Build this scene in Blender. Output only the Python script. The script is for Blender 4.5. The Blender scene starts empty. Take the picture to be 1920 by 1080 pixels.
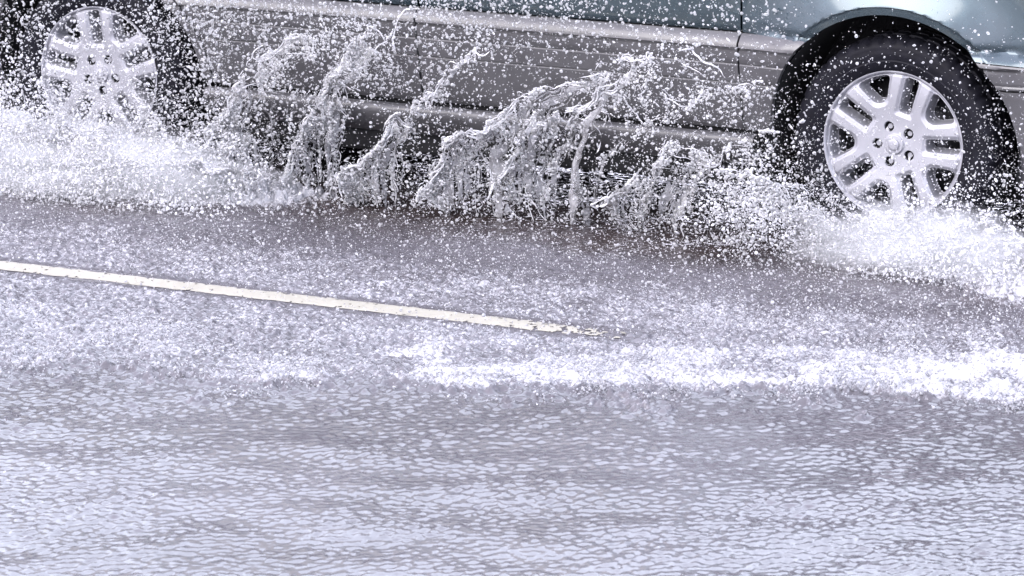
import bpy, bmesh, math, random
import numpy as np
from mathutils import Matrix, Vector

rng = np.random.default_rng(11)
random.seed(5)
SC = bpy.context.scene
COL = SC.collection

# ------------------------------------------------------------------ camera
cam_d = bpy.data.cameras.new("camera")
cam_d.sensor_width = 36.0
cam_d.lens = 152.96
cam_d.clip_start = 0.1
cam_d.clip_end = 2000
cam_d.dof.use_dof = True
cam_d.dof.focus_distance = 13.2
cam_d.dof.aperture_fstop = 13.0
cam = bpy.data.objects.new("camera", cam_d)
COL.objects.link(cam)
cam.location = (0, 0, 2.7595)
cam.rotation_euler = (math.pi / 2 - 0.213705, 0, 0)
SC.camera = cam

# ------------------------------------------------------------------ light: bright overcast, soft high sun
SUN_EL, SUN_AZ = math.radians(34), math.radians(229)     # azimuth from +Y towards +X
world = bpy.data.worlds.new("World")
SC.world = world
world.use_nodes = True
wn, wl = world.node_tree.nodes, world.node_tree.links
for n_ in list(wn):
    wn.remove(n_)
sky = wn.new("ShaderNodeTexSky")
sky.sky_type = 'NISHITA'
sky.sun_disc = False
sky.sun_elevation = SUN_EL
sky.sun_rotation = SUN_AZ
sky.air_density = 1.0
sky.dust_density = 3.0
hs = wn.new("ShaderNodeHueSaturation")
hs.inputs['Saturation'].default_value = 0.3
wl.new(sky.outputs[0], hs.inputs['Color'])
tc = wn.new("ShaderNodeTexCoord")
cn = wn.new("ShaderNodeTexNoise")
cn.inputs['Scale'].default_value = 3.0
cn.inputs['Detail'].default_value = 5
wl.new(tc.outputs['Generated'], cn.inputs['Vector'])
cr = wn.new("ShaderNodeValToRGB")
cr.color_ramp.elements[0].position = 0.34
cr.color_ramp.elements[0].color = (4.2, 4.1, 5.0, 1)
cr.color_ramp.elements[1].position = 0.64
cr.color_ramp.elements[1].color = (13.0, 12.7, 14.4, 1)
wl.new(cn.outputs[0], cr.inputs[0])
cn2 = wn.new("ShaderNodeTexNoise")
cn2.inputs['Scale'].default_value = 1.1
cn2.inputs['Detail'].default_value = 3
wl.new(tc.outputs['Generated'], cn2.inputs['Vector'])
cr2 = wn.new("ShaderNodeValToRGB")
cr2.color_ramp.elements[0].position = 0.42
cr2.color_ramp.elements[0].color = (1.03, 0.98, 1.06, 1)
cr2.color_ramp.elements[1].position = 0.58
cr2.color_ramp.elements[1].color = (0.90, 1.0, 1.06, 1)
wl.new(cn2.outputs[0], cr2.inputs[0])
tint = wn.new("ShaderNodeMix")
tint.data_type = 'RGBA'
tint.blend_type = 'MULTIPLY'
tint.inputs[0].default_value = 1.0
wl.new(cr.outputs[0], tint.inputs[6])
wl.new(cr2.outputs[0], tint.inputs[7])
mx = wn.new("ShaderNodeMix")
mx.data_type = 'RGBA'
mx.inputs[0].default_value = 0.8
wl.new(hs.outputs[0], mx.inputs[6])
wl.new(tint.outputs[2], mx.inputs[7])
bg = wn.new("ShaderNodeBackground")
bg.inputs['Strength'].default_value = 0.115
wl.new(mx.outputs[2], bg.inputs['Color'])
wo = wn.new("ShaderNodeOutputWorld")
wl.new(bg.outputs[0], wo.inputs['Surface'])

sun_d = bpy.data.lights.new("sun", 'SUN')
sun_d.energy = 1.1
sun_d.angle = math.radians(48)
sun_d.color = (1.0, 0.97, 0.93)
sun = bpy.data.objects.new("sun", sun_d)
COL.objects.link(sun)
sd = Vector((math.sin(SUN_AZ) * math.cos(SUN_EL), math.cos(SUN_AZ) * math.cos(SUN_EL), math.sin(SUN_EL)))
sun.rotation_euler = sd.to_track_quat('Z', 'Y').to_euler()

SC.view_settings.view_transform = 'Standard'
SC.view_settings.look = 'None'
SC.view_settings.exposure = 1.95
SC.view_settings.gamma = 1.0
SC.cycles.max_bounces = 10
SC.cycles.transmission_bounces = 8
SC.cycles.volume_bounces = 4
SC.cycles.transparent_max_bounces = 12
SC.cycles.caustics_reflective = False
SC.cycles.caustics_refractive = False
SC.cycles.sample_clamp_indirect = 6.0

# ------------------------------------------------------------------ helpers
YAW = 0.476509
CAR = Matrix.Translation((1.16698, 13.21367, 0)) @ Matrix.Rotation(-YAW, 4, 'Z')
CA, SA = math.cos(YAW), math.sin(YAW)
WB, HZ, TR, RR = 2.9, 0.34, 0.34, 0.232       # wheelbase, hub height, tyre radius, rim radius
CW = 1.80                                     # car width


def car_to_world(P):
    """(along car, out towards kerb, up) -> world"""
    P = np.asarray(P, float)
    s, o, z = P[:, 0], P[:, 1], P[:, 2]
    return np.stack([1.16698 + s * CA - o * SA, 13.21367 - s * SA - o * CA, z], 1)


def tag(o, label=None, cat=None, kind=None, group=None):
    for k, v in (('label', label), ('category', cat), ('kind', kind), ('group', group)):
        if v:
            o[k] = v
    return o


def link(name, me, mats, parent=None):
    o = bpy.data.objects.new(name, me)
    COL.objects.link(o)
    for m in (mats if isinstance(mats, (list, tuple)) else [mats]):
        me.materials.append(m)
    if parent:
        o.parent = parent
    return o


def np_mesh(name, V, F, mats, parent=None, smooth=True, midx=None):
    """V (n,3), F (m,3|4) integer array"""
    V = np.ascontiguousarray(V, np.float32)
    F = np.ascontiguousarray(F, np.int32)
    me = bpy.data.meshes.new(name)
    k = F.shape[1]
    me.vertices.add(len(V))
    me.vertices.foreach_set('co', V.ravel())
    me.loops.add(F.size)
    me.loops.foreach_set('vertex_index', F.ravel())
    me.polygons.add(len(F))
    me.polygons.foreach_set('loop_start', np.arange(0, F.size, k, dtype=np.int32))
    me.polygons.foreach_set('loop_total', np.full(len(F), k, np.int32))
    if midx is not None:
        me.polygons.foreach_set('material_index', np.asarray(midx, np.int32))
    me.update(calc_edges=True)
    me.polygons.foreach_set('use_smooth', np.full(len(F), smooth, bool))
    me.validate()
    return link(name, me, mats, parent)


def grid_faces(nu, nv, close_u=False):
    a = np.arange(nu if close_u else nu - 1)
    b = np.arange(nv - 1)
    A, B = np.meshgrid(a, b, indexing='ij')
    A2 = (A + 1) % nu
    return np.stack([A * nv + B, A2 * nv + B, A2 * nv + B + 1, A * nv + B + 1], -1).reshape(-1, 4)


def _hash(i, j, k, seed):
    h = (i * 374761393 + j * 668265263 + k * 2147483647 + seed * 974711) & 0xffffffff
    h = ((h ^ (h >> 13)) * 1274126177) & 0xffffffff
    h = (h ^ (h >> 16)) & 0xffffffff
    return h / 4294967295.0


def vnoise(P, seed=0):
    P = np.asarray(P, float)
    i = np.floor(P).astype(np.int64)
    f = P - i
    f = f * f * f * (f * (f * 6 - 15) + 10)
    r = 0
    for dx in (0, 1):
        for dy in (0, 1):
            for dz in (0, 1):
                w = (f[:, 0] if dx else 1 - f[:, 0]) * (f[:, 1] if dy else 1 - f[:, 1]) * (f[:, 2] if dz else 1 - f[:, 2])
                r = r + w * _hash(i[:, 0] + dx, i[:, 1] + dy, i[:, 2] + dz, seed)
    return r * 2 - 1


def fbm(P, seed=0, octs=4, gain=0.5):
    a, r, t = 1.0, 0, 0
    P = np.asarray(P, float)
    for o in range(octs):
        r = r + a * vnoise(P * 2.0 ** o + o * 17.3, seed + o)
        t += a
        a *= gain
    return r / t


def ridged(P, seed=0, octs=3):
    a, r, t = 1.0, 0, 0
    P = np.asarray(P, float)
    for o in range(octs):
        r = r + a * (1 - 2.2 * np.abs(vnoise(P * 1.9 ** o + o * 11.1, seed + o)))
        t += a
        a *= 0.55
    return r / t


def sstep(a, b, x):
    t = np.clip((x - a) / (b - a), 0, 1)
    return t * t * (3 - 2 * t)


# ------------------------------------------------------------------ materials
def pmat(name, color, rough=0.5, metal=0.0, coat=0.0, bump=None, vary=None, ior=1.45, spec=0.5):
    m = bpy.data.materials.new(name)
    m.use_nodes = True
    nt = m.node_tree
    b = nt.nodes['Principled BSDF']
    b.inputs['Base Color'].default_value = (*color, 1)
    b.inputs['Roughness'].default_value = rough
    b.inputs['Metallic'].default_value = metal
    b.inputs['Coat Weight'].default_value = coat
    b.inputs['Coat Roughness'].default_value = 0.10
    b.inputs['IOR'].default_value = ior
    b.inputs['Specular IOR Level'].default_value = spec
    tcn = nt.nodes.new('ShaderNodeTexCoord')
    if vary:
        amt, sc = vary
        nz = nt.nodes.new('ShaderNodeTexNoise')
        nz.inputs['Scale'].default_value = sc
        nz.inputs['Detail'].default_value = 6
        nt.links.new(tcn.outputs['Object'], nz.inputs['Vector'])
        rp = nt.nodes.new('ShaderNodeValToRGB')
        rp.color_ramp.elements[0].position = 0.3
        rp.color_ramp.elements[1].position = 0.7
        rp.color_ramp.elements[0].color = (*[c * (1 - amt) for c in color], 1)
        rp.color_ramp.elements[1].color = (*[min(1, c * (1 + amt)) for c in color], 1)
        nt.links.new(nz.outputs[0], rp.inputs[0])
        nt.links.new(rp.outputs[0], b.inputs['Base Color'])
        mr = nt.nodes.new('ShaderNodeMapRange')
        mr.inputs[3].default_value = max(0, rough - 0.08)
        mr.inputs[4].default_value = rough + 0.1
        nt.links.new(nz.outputs[0], mr.inputs[0])
        nt.links.new(mr.outputs[0], b.inputs['Roughness'])
    if bump:
        dist, sc = bump
        nz = nt.nodes.new('ShaderNodeTexNoise')
        nz.inputs['Scale'].default_value = sc
        nz.inputs['Detail'].default_value = 4
        nt.links.new(tcn.outputs['Object'], nz.inputs['Vector'])
        bp = nt.nodes.new('ShaderNodeBump')
        bp.inputs['Distance'].default_value = dist
        bp.inputs['Strength'].default_value = 1
        nt.links.new(nz.outputs[0], bp.inputs['Height'])
        nt.links.new(bp.outputs[0], b.inputs['Normal'])
    return m


M_teal = pmat('teal_paint', (0.021, 0.039, 0.050), 0.25, 0.7, 1.0, vary=(0.08, 30))
M_clad = pmat('taupe_cladding', (0.074, 0.0725, 0.077), 0.36, 0.1, 0.15, bump=(0.0004, 180), vary=(0.12, 9))
M_black = pmat('black_plastic', (0.004, 0.004, 0.005), 0.85, bump=(0.001, 60))
M_rubber = pmat('tyre_rubber', (0.006, 0.006, 0.009), 0.6, bump=(0.0006, 90), vary=(0.3, 25), spec=0.12)
M_alloy = pmat('silver_alloy', (0.26, 0.26, 0.285), 0.42, 0.4, 0.2, vary=(0.06, 22))
M_steel = pmat('dark_steel', (0.05, 0.05, 0.055), 0.5, 0.8, bump=(0.001, 40))
M_glass = pmat('tinted_glass', (0.01, 0.014, 0.016), 0.03, 0, 1.0)
M_lamp = pmat('lamp_lens', (0.55, 0.55, 0.58), 0.1, 0, 1.0)
M_red = pmat('red_lens', (0.3, 0.01, 0.01), 0.12, 0, 1.0)
M_road = pmat('wet_asphalt', (0.055, 0.055, 0.06), 0.35, bump=(0.004, 120), vary=(0.35, 14))
M_paint = pmat('road_paint', (0.31, 0.295, 0.245), 0.4, 0, 0.5, bump=(0.002, 70), vary=(0.07, 30), spec=0.5)


def water_drop_mat(name, white, tint=(0.93, 0.93, 0.97), murk=None, rough=0.02, noise_scale=None):
    """aerated water: part clear refraction, part white bubbles"""
    m = bpy.data.materials.new(name)
    m.use_nodes = True
    nt = m.node_tree
    N, L = nt.nodes, nt.links
    for n_ in list(N):
        N.remove(n_)
    g = N.new('ShaderNodeBsdfPrincipled')
    g.inputs['Base Color'].default_value = (1, 1, 1, 1)
    g.inputs['Transmission Weight'].default_value = 1
    g.inputs['IOR'].default_value = 1.33
    g.inputs['Roughness'].default_value = rough
    w = N.new('ShaderNodeBsdfPrincipled')
    w.inputs['Base Color'].default_value = (*tint, 1)
    w.inputs['Roughness'].default_value = 0.18
    w.inputs['IOR'].default_value = 1.33
    w.inputs['Subsurface Weight'].default_value = 0.0
    t = N.new('ShaderNodeBsdfTranslucent')
    t.inputs['Color'].default_value = (*tint, 1)
    a = N.new('ShaderNodeMixShader')
    a.inputs[0].default_value = 0.35
    L.new(w.outputs[0], a.inputs[1])
    L.new(t.outputs[0], a.inputs[2])
    mixs = N.new('ShaderNodeMixShader')
    mixs.inputs[0].default_value = white
    L.new(g.outputs[0], mixs.inputs[1])
    L.new(a.outputs[0], mixs.inputs[2])
    tcn = N.new('ShaderNodeTexCoord')
    if noise_scale:
        nz = N.new('ShaderNodeTexNoise')
        nz.inputs['Scale'].default_value = noise_scale
        nz.inputs['Detail'].default_value = 5
        L.new(tcn.outputs['Object'], nz.inputs['Vector'])
        mr = N.new('ShaderNodeMapRange')
        mr.inputs[1].default_value = 0.36
        mr.inputs[2].default_value = 0.66
        mr.inputs[3].default_value = max(0.0, white - 0.42)
        mr.inputs[4].default_value = min(1.0, white + 0.35)
        L.new(nz.outputs[0], mr.inputs[0])
        L.new(mr.outputs[0], mixs.inputs[0])
        bp = N.new('ShaderNodeBump')
        bp.inputs['Distance'].default_value = 0.004
        nz2 = N.new('ShaderNodeTexNoise')
        nz2.inputs['Scale'].default_value = 110
        L.new(tcn.outputs['Object'], nz2.inputs['Vector'])
        L.new(nz2.outputs[0], bp.inputs['Height'])
        L.new(bp.outputs[0], g.inputs['Normal'])
        L.new(bp.outputs[0], w.inputs['Normal'])
    if murk:
        nz = N.new('ShaderNodeTexNoise')
        nz.inputs['Scale'].default_value = 6
        nz.inputs['Detail'].default_value = 4
        L.new(tcn.outputs['Object'], nz.inputs['Vector'])
        rp = N.new('ShaderNodeValToRGB')
        rp.color_ramp.elements[0].position = 0.42
        rp.color_ramp.elements[0].color = (*tint, 1)
        rp.color_ramp.elements[1].position = 0.68
        rp.color_ramp.elements[1].color = (*murk, 1)
        L.new(nz.outputs[0], rp.inputs[0])
        L.new(rp.outputs[0], w.inputs['Base Color'])
        L.new(rp.outputs[0], t.inputs['Color'])
    o = N.new('ShaderNodeOutputMaterial')
    L.new(mixs.outputs[0], o.inputs['Surface'])
    return m


M_drop = water_drop_mat('water_drop', 0.30, tint=(0.93, 0.93, 0.95))
M_sheet = water_drop_mat('splash_water', 0.45, tint=(0.6, 0.6, 0.63), noise_scale=14)
M_bead = water_drop_mat('water_bead', 0.6, tint=(0.93, 0.93, 0.95))
M_strand = water_drop_mat('water_strand', 0.78, tint=(0.9, 0.9, 0.93))
M_band = water_drop_mat('band_foam', 0.7, tint=(0.5, 0.5, 0.53), noise_scale=22)
M_foam = water_drop_mat('foam_water', 0.9, tint=(0.9, 0.9, 0.93), noise_scale=22)

# water surface: murky run-off with foam where the 'foam' attribute says so
M_water = bpy.data.materials.new('flood_water')
M_water.use_nodes = True
nt = M_water.node_tree
N, L = nt.nodes, nt.links
wb = N['Principled BSDF']
wb.inputs['Roughness'].default_value = 0.05
wb.inputs['IOR'].default_value = 1.40
at = N.new('ShaderNodeAttribute')
at.attribute_name = 'foam'
tcn = N.new('ShaderNodeTexCoord')
fz = N.new('ShaderNodeTexNoise')
fz.inputs['Scale'].default_value = 75
fz.inputs['Detail'].default_value = 6
fz.inputs['Roughness'].default_value = 0.65
L.new(tcn.outputs['Object'], fz.inputs['Vector'])
ad = N.new('ShaderNodeMath')
ad.operation = 'ADD'
L.new(at.outputs['Fac'], ad.inputs[0])
L.new(fz.outputs[0], ad.inputs[1])
fr = N.new('ShaderNodeMapRange')
fr.interpolation_type = 'SMOOTHSTEP'
fr.inputs[1].default_value = 0.82
fr.inputs[2].default_value = 1.18
L.new(ad.outputs[0], fr.inputs[0])
mz = N.new('ShaderNodeTexNoise')
mz.inputs['Scale'].default_value = 1.3
mz.inputs['Detail'].default_value = 5
L.new(tcn.outputs['Object'], mz.inputs['Vector'])
mr = N.new('ShaderNodeValToRGB')
mr.color_ramp.elements[0].position = 0.3
mr.color_ramp.elements[0].color = (0.056, 0.052, 0.059, 1)
mr.color_ramp.elements[1].position = 0.7
mr.color_ramp.elements[1].color = (0.090, 0.086, 0.097, 1)
L.new(mz.outputs[0], mr.inputs[0])
cm = N.new('ShaderNodeMix')
cm.data_type = 'RGBA'
L.new(fr.outputs[0], cm.inputs[0])
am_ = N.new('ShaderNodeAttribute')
am_.attribute_name = 'mud_shade'
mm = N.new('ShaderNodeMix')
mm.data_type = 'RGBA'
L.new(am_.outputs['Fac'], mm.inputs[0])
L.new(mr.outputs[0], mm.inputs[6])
mm.inputs[7].default_value = (0.034, 0.025, 0.023, 1)  # brown murk, darkened further to carry the car's shade
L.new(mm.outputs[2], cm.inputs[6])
cm.inputs[7].default_value = (0.36, 0.36, 0.385, 1)
L.new(cm.outputs[2], wb.inputs['Base Color'])
rm = N.new('ShaderNodeMapRange')
rm.inputs[3].default_value = 0.05
rm.inputs[4].default_value = 0.5
L.new(fr.outputs[0], rm.inputs[0])
L.new(rm.outputs[0], wb.inputs['Roughness'])
b1 = N.new('ShaderNodeTexNoise')
b1.inputs['Scale'].default_value = 48
b1.inputs['Detail'].default_value = 3
L.new(tcn.outputs['Object'], b1.inputs['Vector'])
bp = N.new('ShaderNodeBump')
bp.inputs['Distance'].default_value = 0.004
bp.inputs['Strength'].default_value = 0.22
L.new(b1.outputs[0], bp.inputs['Height'])
L.new(bp.outputs[0], wb.inputs['Normal'])

# ------------------------------------------------------------------ the setting: road and flood water
def road_sheet():
    n = 41
    xs = np.linspace(-600, 600, n)
    X, Y = np.meshgrid(xs, xs + 13, indexing='ij')
    V = np.stack([X, Y, np.full_like(X, -0.06)], -1).reshape(-1, 3)
    o = np_mesh('road', V, grid_faces(n, n), M_road)
    tag(o, 'flooded grey asphalt road lying under the sheet of rain water', 'road', 'structure')


road_sheet()

DX = 0.008
fx = np.arange(-2.6, 2.6, DX)
fy = np.arange(8.9, 15.9, DX)


def fft_waves(nx, ny, lam, sig, aniso=1.0, seed=0):
    r = np.random.default_rng(seed)
    w = np.fft.rfft2(r.standard_normal((nx, ny)))
    kx = np.fft.fftfreq(nx, DX)[:, None] * aniso
    ky = np.fft.rfftfreq(ny, DX)[None, :]
    k = np.sqrt(kx ** 2 + ky ** 2) + 1e-6
    w *= np.exp(-(np.log(k * lam) / sig) ** 2)
    h = np.fft.irfft2(w, s=(nx, ny))
    return h / h.std()


nx, ny = len(fx), len(fy)
W1 = fft_waves(nx, ny, 0.043, 0.8, 0.85, 1)
W2 = fft_waves(nx, ny, 0.034, 0.35, 1.1, 2)
W3 = fft_waves(nx, ny, 0.45, 0.6, 1.3, 3)
W4 = fft_waves(nx, ny, 0.05, 0.6, 1.0, 4)
GX, GY = np.meshgrid(fx, fy, indexing='ij')
GP = np.stack([GX.ravel(), GY.ravel(), np.zeros(GX.size)], 1)
# along / out coordinates of the car on the ground
DXg, DYg = GX - 1.16698, GY - 13.21367
GS = DXg * CA - DYg * SA
GO = -DXg * SA - DYg * CA


def band_edge(X):
    """near edge of the spilling foam front (world Y)"""
    return 11.36 + 0.22 * sstep(-0.6, -1.2, X) + 0.35 * sstep(-0.1, -0.62, X) * 0.25 - 0.10 * sstep(0.7, 1.3, X)


eN = fbm(GP * np.array([3.6, 3.6, 1]), 31, 5).reshape(GX.shape)
edge = band_edge(GX) + 0.24 * eN
dist = GY - edge                                   # >0 behind the front
strength = 0.60 + 0.32 * sstep(-0.75, 0.0, GX) + 0.15 * sstep(0.6, 1.3, GX)
clump = 0.5 + 0.5 * fbm(GP * np.array([9, 9, 1.0]), 41, 4).reshape(GX.shape)
foam = 0.92 * strength * sstep(-0.09, 0.12, dist) * (1 - sstep(0.15, 1.15, dist)) * (0.15 + 1.15 * clump)
clots = sstep(0.60, 0.74, 0.5 + 0.5 * fbm(GP * np.array([13, 7, 1.0]), 47, 3).reshape(GX.shape)) * sstep(-0.42, -0.08, dist) * (1 - sstep(-0.02, 0.03, dist))
foam = np.maximum(foam, 0.36 * clots)
# foam round the wheels and along the wake of the car
rear = sstep(0.45, 0.22, GO + 0.07 * eN) * sstep(-1.75, -2.25, GS + 0.1 * eN)
front = sstep(0.50, 0.0, GO - 0.25 * sstep(0.0, 0.7, GS) + 0.08 * eN) * sstep(-0.45, 0.0, GS + 0.1 * eN)
rear = rear * sstep(-0.12, 0.02, GO)
front = front * sstep(-0.12, 0.02, GO)
foam = np.maximum(foam, np.maximum(rear, 0.75 * front))
aer = 0.40 * sstep(0.35, 0.95, GO + 0.12 * eN) * sstep(-0.25, 0.25, dist) * (0.75 + 0.5 * clump)
foam = np.maximum(foam, aer)
calm = sstep(11.0, 11.6, GY)
patch = np.clip(0.95 + 1.0 * fbm(GP * np.array([3.0, 4.0, 1]), 71, 4).reshape(GX.shape), 0.75, 1.6)
amp1 = 0.00098 * (1 - 0.4 * calm) * patch
H = amp1 * W1 + (0.0006 * patch + 0.0005 * calm) * W2 + 0.0004 * W4 * patch + 0.0022 * W3
H += foam * (0.006 * W4 + 0.004 * W2) + (0.022 + 0.008 * W4) * strength * sstep(-0.04, 0.05, dist) * (1 - sstep(0.05, 0.35, dist)) * clump + 0.004 * clots * (1 + W4)
rad = np.maximum(rear, 0.7 * front)
H += rad * (0.02 + 0.012 * W4)
win = np.minimum.reduce([sstep(-2.6, -2.3, GX), sstep(2.59, 2.3, GX), sstep(8.9, 9.1, GY), sstep(15.88, 15.5, GY)])
line_m = sstep(0.11, 0.06, np.abs(GO - 1.405)) * sstep(-0.08, -0.35, GS)
H *= win * (1 - 0.88 * line_m)
foam = foam * (1 - 0.8 * line_m)


def geo(start, step0, n, far):
    out, st = [], step0
    q = 1.0
    lo, hi = 1.0, 3.0
    for _ in range(60):
        q = (lo + hi) / 2
        tot = step0 * (q ** (n + 1) - q) / (q - 1) if q > 1 else step0 * n
        if tot > far:
            hi = q
        else:
            lo = q
    x = start
    for _ in range(n):
        st *= q
        x += st
        out.append(x)
    return np.array(out)


gx = np.concatenate([-geo(2.6, DX, 40, 30)[::-1], fx, geo(fx[-1], DX, 40, 30)])
gy = np.concatenate([-geo(-8.9, DX, 40, 20)[::-1], fy, geo(fy[-1], DX, 40, 35)])
AX, AY = np.meshgrid(gx, gy, indexing='ij')
AZ = np.zeros_like(AX)
AZ[40:40 + nx, 40:40 + ny] = H
AF = np.zeros_like(AX)
AF[40:40 + nx, 40:40 + ny] = np.clip(foam, 0, 1)
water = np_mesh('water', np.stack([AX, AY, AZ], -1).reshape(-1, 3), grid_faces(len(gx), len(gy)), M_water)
fa = water.data.attributes.new('foam', 'FLOAT', 'POINT')
fa.data.foreach_set('value', AF.astype(np.float32).ravel())
AM = np.zeros_like(AX)                                  # brown murk plus the car's shade, painted into the water colour
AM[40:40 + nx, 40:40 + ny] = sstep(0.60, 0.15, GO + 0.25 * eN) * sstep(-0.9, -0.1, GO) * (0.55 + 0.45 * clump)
fm = water.data.attributes.new('mud_shade', 'FLOAT', 'POINT')
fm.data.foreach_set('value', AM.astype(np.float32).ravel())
tag(water, 'rippled lavender grey flood water covering the road', 'water', 'structure')


def water_z(X, Y):
    a, b = (X + 2.6) / DX, (Y - 8.9) / DX
    i = np.clip(a.astype(int), 0, nx - 2)
    j = np.clip(b.astype(int), 0, ny - 2)
    a, b = np.clip(a - i, 0, 1), np.clip(b - j, 0, 1)
    return (H[i, j] * (1 - a) + H[i + 1, j] * a) * (1 - b) + (H[i, j + 1] * (1 - a) + H[i + 1, j + 1] * a) * b


def marking():
    """worn edge line just breaking the water film"""
    ns, nw = 1100, 17
    s = np.linspace(-4.6, -0.22, ns)
    S, Wd = np.meshgrid(s, np.linspace(-1, 1, nw), indexing='ij')
    half = 0.052 * (1 - 0.1 * sstep(-0.7, -0.22, S))
    jit = fbm(np.stack([S.ravel() * 30, Wd.ravel() * 3, 0 * S.ravel()], 1), 5, 3).reshape(S.shape)
    O = 1.405 + Wd * half + jit * 0.008 * np.abs(Wd)
    P = car_to_world(np.stack([S.ravel(), O.ravel(), 0 * S.ravel()], 1))
    zz = 0.0020 - 0.001 * np.abs(Wd.ravel()) ** 4
    P[:, 2] = zz
    F = grid_faces(ns, nw)
    # worn gaps
    cen = P[F].mean(1)
    wear = fbm(cen * np.array([60, 60, 1]), 8, 3) - 0.9 * sstep(-0.1, 0.38, cen[:, 0])
    we = np.abs(np.repeat(Wd[:-1, :-1].ravel(), 1))
    F = F[(wear - 0.3 * sstep(0.55, 1.0, we)) > -0.62]
    o = np_mesh('road_marking', P, F, M_paint)
    tag(o, 'worn cream painted line running along the flooded road', 'road marking', 'structure')


marking()

# ------------------------------------------------------------------ the car
car = bpy.data.objects.new('car', None)
COL.objects.link(car)
car.matrix_world = CAR
tag(car, 'dark teal car with taupe lower cladding and silver wheels driving through flood water', 'car')

PZ = np.array([.20, .345, .36, .42, .494, .498, .502, .556, .560, .564, .602, .606, .610, .614, .626, .648, .656, .66, .68, .85, 1.0, 1.05])
PO = np.array([-.08, -.040, -.034, -.018, -.001, -.004, .001, .013, .010, .014, .021, .010, .010, .026, .024, .008, -.004, -.008, -.003, .006, -.012, -.03])


def side_out(S, Z):
    o = np.interp(Z, PZ, PO)
    for hs_ in (0.0, -WB):
        r = np.hypot(S - hs_, Z - HZ)
        am = 0.016 + 0.034 * sstep(0.45, 0.80, Z)
        fl = am * (1 - np.clip((r - 0.44) / 0.20, 0, 1)) ** 1.7
        fl = np.where(r < 0.437, am * 0.93, fl)
        o = o + fl
    # nose and tail turn in
    o = o - 0.30 * np.clip((S - 0.50) / 0.5, 0, 1) ** 2 - 0.25 * np.clip((-3.45 - S) / 0.5, 0, 1) ** 2
    return o


def panel(name, S, Z, mat, parent, near=True, depth=0.022):
    nu, nv = S.shape
    O = side_out(S, Z)
    loop = [(i, 0) for i in range(nu)] + [(nu - 1, j) for j in range(1, nv)] + [(i, nv - 1) for i in range(nu - 2, -1, -1)] + [(0, j) for j in range(nv - 2, 0, -1)]
    V = np.stack([S, -O, Z], -1).reshape(-1, 3)
    li = np.array([i * nv + j for i, j in loop])
    R1 = V[li].copy()
    R1[:, 1] += 0.003                                 # rounded edge
    cenS, cenZ = S.mean(), Z.mean()
    R2 = V[li].copy()
    R2[:, 1] += depth
    base = len(V)
    n = len(li)
    V[li, 1] += 0.0012
    allV = np.concatenate([V, R1, R2])
    F = grid_faces(nu, nv)
    k = np.arange(n)
    k2 = (k + 1) % n
    F1 = np.stack([li[k], li[k2], base + k2, base + k], 1)
    F2 = np.stack([base + k, base + k2, base + n + k2, base + n + k], 1)
    if not near:
        allV[:, 1] = CW - allV[:, 1]
    o = np_mesh(name, allV, np.concatenate([F, F1, F2]), mat, parent)
    o.data.set_sharp_from_angle(angle=math.radians(38))
    return o


def rect(s0, s1, zs, ns=40):
    s = np.linspace(s0, s1, ns)
    return np.meshgrid(s, np.asarray(zs), indexing='ij')


CZ = np.array([.345, .35, .36, .39, .42, .46, .494, .498, .502, .53, .556, .56, .564, .585, .602, .605, .611, .614, .62, .626, .637, .648, .656])
TZ = np.array([.661, .665, .68, .72, .77, .82, .87, .92, .96, 1.0])


def path_pts(pts, n):
    pts = np.array(pts, float)
    d = np.r_[0, np.cumsum(np.hypot(*np.diff(pts, axis=0).T))]
    t = np.linspace(0, d[-1], n)
    return np.interp(t, d, pts[:, 0]), np.interp(t, d, pts[:, 1])


def polar(hub, r0, th0, th1, outer, n=90, nr=46):
    th = np.radians(np.linspace(th0, th1, n))
    si, zi = hub + r0 * np.cos(th), HZ + r0 * np.sin(th)
    so, zo = path_pts(outer, n)
    t = np.linspace(0, 1, nr)[None, :] ** 1.7
    return si[:, None] + t * (so - si)[:, None], zi[:, None] + t * (zo - zi)[:, None]


AR = 0.413


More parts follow.
